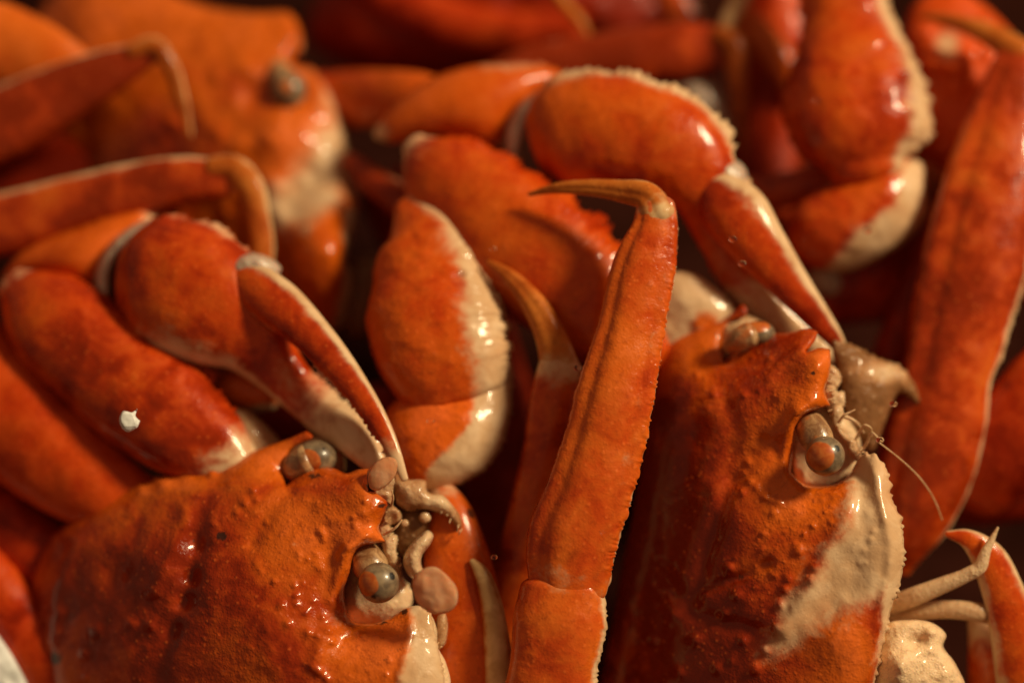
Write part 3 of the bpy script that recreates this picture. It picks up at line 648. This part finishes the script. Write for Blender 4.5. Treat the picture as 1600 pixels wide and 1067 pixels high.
loft('arm', [(22, 445, -31, 30), (60, 480, -29, 68), (145, 556, -26, 84), (250, 640, -22, 86), (330, 705, -19, 66), (375, 750, -17, 45)], CLAW, c, dr=.75, power=2.2, nu=80, serr=((LEFTE, 14, 1.1, 2.2, .2, .9),), grain=.1, lump=.03, pale_s=((0, .04, .5), (1.0, .12, .75)), tint=-.08)
inflate('arm_base', [(330, 600), (360, 575), (410, 575), (440, 600), (430, 640), (385, 645), (345, 630)], CLAW, c, -30, 5, 6, sp=5, tint_fn=.2, pale_fn=lambda X, Y: blob(X, Y, 415, 640, 40, 12))
inflate('flank', [(345, 640), (385, 640), (420, 668), (440, 700), (400, 730), (350, 740), (335, 690)], FLESH, B, -24, 5, 6, sp=4, lump=.8, tint_fn=.0)
# walking legs behind the far claw
loft('leg', [(-160, 480, -34, 80), (-60, 575, -32, 92), (20, 650, -30, 94), (100, 720, -27, 84), (180, 775, -25, 64), (260, 810, -24, 40)], SHELL_RED, B, dr=.7, lump=.04, tint=.05)
loft('leg', [(-160, 720, -38, 70), (-60, 790, -36, 74), (20, 840, -34, 72), (90, 885, -32, 60), (160, 930, -31, 50)], SHELL_RED, B, dr=.7, lump=.05, tint=-.12)
loft('leg', [(-140, 800, -32, 66), (-60, 880, -29, 62), (18, 960, -26, 48), (72, 1038, -24, 46), (130, 1130, -24, 48)], SHELL_RED, B, dr=.7, lump=.05, tint=-.05)
# the long leg standing up between the two front crabs
l = loft('leg', [(888, 915, -3, 62), (893, 850, -2.5, 70), (922, 765, -2, 66), (943, 695, -2.5, 63), (960, 622, -3, 61), (986, 510, -5, 52), (1008, 410, -7, 48), (1024, 350, -8, 35), (1025, 322, -8.5, 30)], LEG, B, dr=.52, power=2.6, nu=96, step=.3,
         pale=((RIGHTE + 2, 15, .62), (FRONT - 38, 12, .22), (REAR, 60, .6)), pale_s=((0.03, .035, .3), (1.0, .05, .45)), serr=((RIGHTE + 14, 9, .6, 1.45, .02, .9), (RIGHTE + 30, 8, .4, 1.7, .05, .9), (RIGHTE - 8, 8, .38, 1.2, .02, .95), (LEFTE, 9, .2, 1.9, .02, .8)), ridge=((FRONT + 46, 20, -.11), (FRONT + 10, 22, .06), (FRONT - 32, 14, -.05)), lump=.03, grain=.06, tint=.0)
loft('leg_segment', [(878, 920, -3.5, 66), (875, 965, -3, 72), (864, 1040, -3, 69), (852, 1120, -4, 70), (840, 1230, -8, 74), (830, 1330, -14, 70)], LEG, l, dr=.6, power=2.4, nu=96, step=.35, pale=((LEFTE - 6, 22, 1.05), (REAR, 60, .6)), serr=((LEFTE - 4, 9, .6, 1.3, .0, .9), (LEFTE - 22, 9, .45, 1.6, .05, .9)), caps=(.35, .4), lump=.035, grain=.1, pale_s=((0, .03, .3),))
ball('knee_knob', 934, 898, -3.2, 24, LEG, l, squash=(.95, 1.15, .8), attrs=lambda d: {'pale': .5 * sig((d[:, 0] - .5) * 6), 'tint': .1 + 0 * d[:, 0]}, lump=.08)
loft('leg_tip', [(1028, 338, -8, 29), (1012, 310, -9, 24), (965, 298, -11, 17), (910, 293, -13, 12), (865, 295, -15, 8), (826, 304, -17, 3)], TIP, l, dr=.75, pale=((RIGHTE, 26, .5),), pale_s=((0, .15, .6),), lump=.03, ridge=((FRONT + 10, 18, -.1),))
# thinner leg behind it
l = loft('leg', [(875, 572, -14, 33), (868, 612, -15, 37), (855, 700, -17, 38), (832, 800, -19, 38), (808, 890, -21, 37), (780, 1000, -24, 36), (750, 1100, -28, 36)], LEG, B, dr=.65, power=2.3, pale=((LEFTE - 10, 36, .75), (REAR, 60, .6)), pale_s=((0, .05, .7),), lump=.03, tint=-.04)
loft('leg_tip', [(874, 570, -14, 30), (862, 530, -14.5, 25), (842, 488, -15.5, 21), (812, 448, -17, 15), (788, 425, -18, 10), (762, 408, -19, 3)], TIP, l, dr=.75, pale=((RIGHTE, 20, .35), (LEFTE, 20, .4)), pale_s=((0, .14, .6),), ridge=((FRONT, 20, -.1),), lump=.03)

# ================================================================== CRAB C (upper left)
C = thing('snow_crab', 'blurred orange crab at upper left facing away behind the bent legs', 'crab', 330, 200, -90, G)
C_out = [(200, -40), (300, 2), (345, 14), (400, 20), (450, 20), (468, 45), (472, 78), (455, 95), (470, 105), (488, 110), (521, 157), (540, 210), (545, 250), (559, 300), (553, 356), (541, 408), (551, 430), (547, 472), (530, 512), (470, 540), (380, 500), (250, 420), (100, 300), (20, 160), (60, 20), (140, -60)]
def paleC(X, Y):
    m = pmask(X, Y, [(500, 115), (525, 180), (500, 220), (470, 270), (430, 300), (400, 320), (410, 350), (470, 355), (520, 320), (535, 290), (580, 320), (575, 200), (530, 110)], 34)
    return np.maximum(m, pmask(X, Y, [(535, 330), (580, 330), (570, 520), (520, 520), (538, 420)], 8)) + .5 * blob(X, Y, 470, 70, 10, 30)
inflate('carapace', C_out, SHELL, C, lambda X, Y: -58 - (550 - X) * .03 + 17 * blob(X, Y, 510, 420, 90, 130), 14, 20, sp=5, feats=((430, 210, 40, 1.5), (400, 150, 25, -1.5), (480, 300, 40, -2.5), (460, 330, 25, -1.5), (520, 380, 40, 2.), (460, 140, 26, -3), *[(rng.uniform(250, 530), rng.uniform(10, 420), rng.uniform(7, 15), rng.uniform(.2, .8)) for _ in range(60)]), pale_fn=paleC,
        tint_fn=lambda X, Y: .15 + .15 * blob(X, Y, 430, 230, 60) - .12 * blob(X, Y, 380, 150, 50) - .25 * blob(X, Y, 250, 250, 120), spot_fn=lambda X, Y: .5 * blob(X, Y, 305, 42, 12) + .4 * blob(X, Y, 400, 130, 14), lump=1.4, lump_s=8, grain=.15, serr=((8, 14, 4, 16),))
e = ball('eye', 451, 141, -51, 28, EYE, C, attrs=eye_attrs(-.05, .1, .9, .35, []))
loft('eye_stalk', [(436, 108, -54, 16), (440, 120, -52, 20), (448, 134, -51, 20)], STALK, e, dr=1, step=.3)
c = inflate('claw', [(605, 640), (650, 604), (720, 588), (790, 548), (800, 620), (787, 690), (757, 734), (712, 758), (670, 770), (625, 762), (600, 700)], CLAW, C, lambda X, Y: -21 + (Y - 680) * .03, 10, 11, sp=3.5, lump=.6, lump_s=5, grain=.2,
        serr=((3, 8, 4, 11),), pale_fn=lambda X, Y: pmask(X, Y, [(800, 560), (745, 600), (735, 660), (700, 700), (665, 735), (655, 790), (800, 790), (830, 640)], 9), tint_fn=lambda X, Y: .15 + .15 * blob(X, Y, 680, 640, 50), expo=.45)
loft('arm', [(636, 322, -30, 22), (662, 366, -28, 66), (672, 440, -25, 90), (680, 510, -22, 106), (700, 575, -20, 97), (714, 615, -20, 84)], CLAW, c, dr=.68, power=2.2, nu=96, step=.35, pale=((LEFTE - 24, 40, 1.35), (REAR, 60, .7)), serr=((LEFTE, 16, 1.4, 1.9, .1, .98), (LEFTE - 16, 12, .8, 1.7, .1, .95), (LEFTE - 38, 12, .5, 2.4, .3, .9)), grain=.28, lump=.035, tint=.05, caps=(.6, .3))
inflate('flank', [(545, 410), (590, 400), (600, 450), (585, 520), (548, 530), (530, 500)], FLESH, C, -52, 5, 6, sp=5, tint_fn=-.4)
loft('leg', [(545, 250, -50, 14), (580, 280, -46, 22), (620, 310, -44, 26), (660, 350, -43, 26)], LEG, C, dr=.8, tint=-.2, pale=((LEFTE, 40, .5),))

# ================================================================== CRAB beyond the left edge: two bent legs
Dc = thing('snow_crab', 'crab mostly beyond the left edge, two bent legs over another shell', 'crab', -120, 320, -90, G)
inflate('carapace', [(-420, 150), (-300, 100), (-190, 130), (-130, 220), (-120, 330), (-180, 440), (-300, 480), (-420, 430), (-470, 280)], SHELL_RED, Dc, -60, 18, 20, sp=10)
l = loft('leg', [(-200, 375, -46, 46), (-90, 360, -44, 50), (0, 352, -42, 50), (100, 325, -40, 46), (200, 298, -38, 42), (290, 282, -36, 38), (350, 280, -35, 30)], LEG, Dc, dr=.6, power=2.5, pale=((LEFTE - 12, 28, .95),), tint=-.12, lump=.03)
loft('leg_tip', [(330, 262, -34, 17), (362, 264, -34, 22), (390, 290, -33, 22), (402, 335, -33, 20), (410, 385, -33, 19), (408, 440, -33, 14), (398, 490, -34, 6)], TIP, l, dr=.75, pale=((LEFTE, 42, .8),), tint=-.05, lump=.03)
l = loft('leg', [(-200, 270, -52, 56), (-90, 232, -51, 58), (0, 196, -50, 58), (100, 146, -48, 48), (180, 108, -46, 34), (235, 84, -45, 18)], LEG, Dc, dr=.6, power=2.4, pale=((LEFTE - 12, 26, .8),), tint=-.18, lump=.03)
loft('leg_tip', [(205, 82, -44, 12), (240, 72, -44, 15), (264, 100, -44, 13), (282, 152, -45, 10), (297, 212, -46, 4)], TIP, l, dr=.8, pale=((LEFTE, 40, .9),), lump=.03)
loft('leg', [(-160, 50, -54, 70), (-60, 62, -53, 72), (20, 74, -52, 62), (80, 86, -51, 44), (135, 100, -51, 18)], LEG, Dc, dr=.6, tint=.08, pale=((LEFTE, 16, .35),))
loft('leg', [(-150, 330, -66, 70), (0, 290, -66, 75), (120, 270, -66, 70), (240, 240, -66, 60), (330, 200, -66, 40)], SHELL_RED, Dc, dr=.6, tint=-.25)

# ================================================================== CRAB at the upper right
E = thing('snow_crab', 'blurred red crab at upper right with folded, cream-edged knobbly arm', 'crab', 1450, 150, -95, G)
inflate('carapace', [(1420, 20), (1480, -20), (1540, 10), (1590, 60), (1660, 120), (1700, 260), (1680, 420), (1560, 480), (1470, 440), (1430, 330), (1410, 180)], SHELL_RED, E, -56, 10, 16, sp=6,
        feats=tuple((rng.uniform(1430, 1600), rng.uniform(20, 300), rng.uniform(8, 16), rng.uniform(.6, 1.8)) for _ in range(40)), tint_fn=.14, grain=.25, pale_fn=lambda X, Y: .7 * blob(X, Y, 1480, 70, 22, 26))
c = inflate('claw', [(1228, 350), (1250, 315), (1290, 292), (1345, 262), (1400, 248), (1440, 255), (1448, 300), (1445, 340), (1402, 388), (1325, 424), (1265, 420), (1232, 395)], CLAW, E, -38, 9, 10, sp=4.5, lump=.8, lump_s=5, grain=.2,
        pale_fn=lambda X, Y: pmask(X, Y, [(1460, 240), (1415, 250), (1395, 320), (1330, 370), (1290, 430), (1470, 430)], 14), tint_fn=.0)
loft('arm', [(1290, -120, -50, 55), (1305, -40, -47, 62), (1322, 40, -44, 70), (1333, 115, -41, 96), (1340, 180, -38, 108), (1346, 228, -36, 96), (1352, 262, -35, 60)], CLAW, E, dr=.7, power=2.2, nu=88, pale=((LEFTE - 18, 30, 1.15), (REAR, 60, .6)), serr=((LEFTE, 15, 2.0, 3.2, .2, .98), (RIGHTE, 14, 1.6, 3.4, .3, .95), (LEFTE - 35, 14, 1.0, 3.2, .2, .95)), grain=.2, tint=-.05, lump=.05)
loft('wrist', [(1370, 300, -50, 10), (1420, 270, -46, 28), (1455, 290, -44, 26), (1462, 340, -44, 22), (1440, 390, -47, 12)], TIP, c, dr=.8, tint=-.1)
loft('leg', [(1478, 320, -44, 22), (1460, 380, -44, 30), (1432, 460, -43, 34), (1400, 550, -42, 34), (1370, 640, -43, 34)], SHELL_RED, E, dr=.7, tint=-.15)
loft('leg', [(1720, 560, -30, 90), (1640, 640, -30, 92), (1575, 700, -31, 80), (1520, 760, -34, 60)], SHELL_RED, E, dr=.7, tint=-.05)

# ================================================================== CRAB in the background
Fc = thing('snow_crab', 'dark blurred crab along the top edge, thin leg bent downwards', 'crab', 950, 30, -120, G)
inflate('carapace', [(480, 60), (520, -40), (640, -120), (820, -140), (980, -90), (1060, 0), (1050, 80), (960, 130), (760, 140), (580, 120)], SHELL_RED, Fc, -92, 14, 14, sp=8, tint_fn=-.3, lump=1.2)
l = loft('leg', [(760, 128, -62, 22), (820, 112, -61, 34), (920, 98, -60, 42), (1020, 86, -58, 46), (1100, 76, -57, 40), (1140, 74, -56, 28)], LEG, Fc, dr=.6, power=2.4, tint=-.2, pale=((LEFTE, 22, .5),))
loft('leg_tip', [(1120, 56, -55, 18), (1142, 70, -54, 21), (1152, 120, -54, 17), (1158, 185, -54, 12), (1163, 255, -55, 5)], TIP, l, dr=.8, pale=((LEFTE, 40, .45),), tint=-.1)
loft('leg_tip', [(1128, 62, -56, 13), (1140, 30, -57, 14), (1155, 0, -58, 16), (1170, -40, -60, 18)], TIP, Fc, dr=.8, pale=((FRONT, 80, .9),))
loft('leg_tip', [(862, -20, -66, 8), (885, 10, -65, 8), (905, 32, -64, 7), (920, 56, -64, 3)], TIP, Fc, dr=.8, tint=.2)
inflate('mouthpart', [(1055, 140), (1085, 125), (1115, 130), (1140, 180), (1150, 215), (1110, 215), (1080, 175)], MEMB, Fc, -60, 5, 6, sp=5)
loft('leg', [(1150, 20, -66, 22), (1190, 60, -64, 26), (1225, 110, -63, 24), (1240, 150, -63, 12)], LEG, Fc, dr=.7, tint=.1)
loft('leg', [(1180, -60, -72, 50), (1210, 60, -71, 60), (1200, 200, -70, 60), (1195, 330, -66, 55)], SHELL_RED, Fc, dr=.7, tint=-.05, pale=((LEFTE, 25, .6),))
loft('leg', [(1030, -40, -70, 26), (1070, 40, -69, 30), (1090, 120, -68, 30), (1080, 210, -68, 28)], LEG, Fc, dr=.7, tint=-.1, pale=((LEFTE, 30, .6),))
loft('leg', [(560, -30, -84, 30), (660, 20, -80, 36), (780, 50, -78, 36), (900, 50, -76, 30)], SHELL_RED, Fc, dr=.7, tint=-.1)
loft('leg', [(1120, 290, -52, 18), (1200, 300, -50, 26), (1260, 290, -49, 30), (1310, 270, -48, 26)], LEG, Fc, dr=.7, tint=-.1, pale=((RIGHTE, 30, .4),))
inflate('mouthpart', [(1262, 425), (1290, 405), (1315, 425), (1318, 455), (1290, 465), (1265, 450)], MEMB, Fc, -46, 4, 5, sp=4)

# ================================================================== CRAB deep under the pile
U = thing('snow_crab', 'dark crab limbs glimpsed in the deep gaps between the front crabs', 'crab', 760, 700, -110, G)
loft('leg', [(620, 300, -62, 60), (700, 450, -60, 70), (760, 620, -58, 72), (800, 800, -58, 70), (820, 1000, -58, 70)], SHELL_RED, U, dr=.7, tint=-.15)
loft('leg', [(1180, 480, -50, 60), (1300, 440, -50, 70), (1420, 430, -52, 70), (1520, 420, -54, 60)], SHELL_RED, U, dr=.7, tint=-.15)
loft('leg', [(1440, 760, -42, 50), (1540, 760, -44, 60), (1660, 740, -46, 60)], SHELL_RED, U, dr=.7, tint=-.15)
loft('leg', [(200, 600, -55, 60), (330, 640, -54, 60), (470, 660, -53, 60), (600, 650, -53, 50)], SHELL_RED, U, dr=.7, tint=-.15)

# ================================================================== loose things
def flake():
    o = inflate('white_flake', [(186, 655), (192, 642), (206, 644), (215, 638), (212, 650), (219, 657), (214, 668), (200, 675), (190, 668)], FOAM, None, -4, 1.2, 1.0, sp=2, lump=.5, lump_s=2, corner=(3, 5))
    o['label'] = 'tiny white scrap over the red arm at left'; o['category'] = 'scrap'
flake()
o = inflate('foam_box', [(-260, 900), (-40, 940), (-8, 985), (12, 1012), (30, 1042), (46, 1075), (80, 1180), (40, 1300), (-260, 1300)], FOAM, None, -21, 4, 20, sp=6, lump=.4, expo=.35)
o['label'] = 'rounded white foam corner at lower left edge'; o['category'] = 'foam'
DROPS = [(1145, 374, 6, -8, 'clear droplet, upper of two beside the cream claw finger'), (1160, 412, 6, -8, 'clear droplet, lower of two beside the cream claw finger'),
         (1355, 360, 6, -20, 'tiny droplet on the cream folded arm at upper right'), (903, 575, 6, -9, 'droplet on the pale knee of the thinner leg'),
         (770, 389, 5, -14, 'tiny orange-lit droplet right of the cream-edged middle arm'), (673, 657, 6, -9, 'droplet on the orange lower part of the middle arm'),
         (1396, 631, 6, -6, 'droplet below the pale mouthpart tip'), (1375, 687, 6, -4, 'droplet beside the near eye of the right crab'),
         (1275, 157, 6, -24, 'blurred droplet on the dark red arm at upper right'), (1521, 190, 10, -45, 'faint droplet left of the long right-hand leg'),
         (941, 831, 4, 5.5, 'tiny bead of water low on the tall middle leg'), (772, 870, 5, -3, 'tiny bead in the dark gap left of the tall middle leg')]
for x, y, r, w, lab in DROPS:
    o = ball('water_droplet', x, y, w, r, WATER, None, squash=(1.1, .85, 1), nu=24, nv=14)
    o['label'] = lab; o['category'] = 'droplet'; o['group'] = 'water droplets on the crabs'
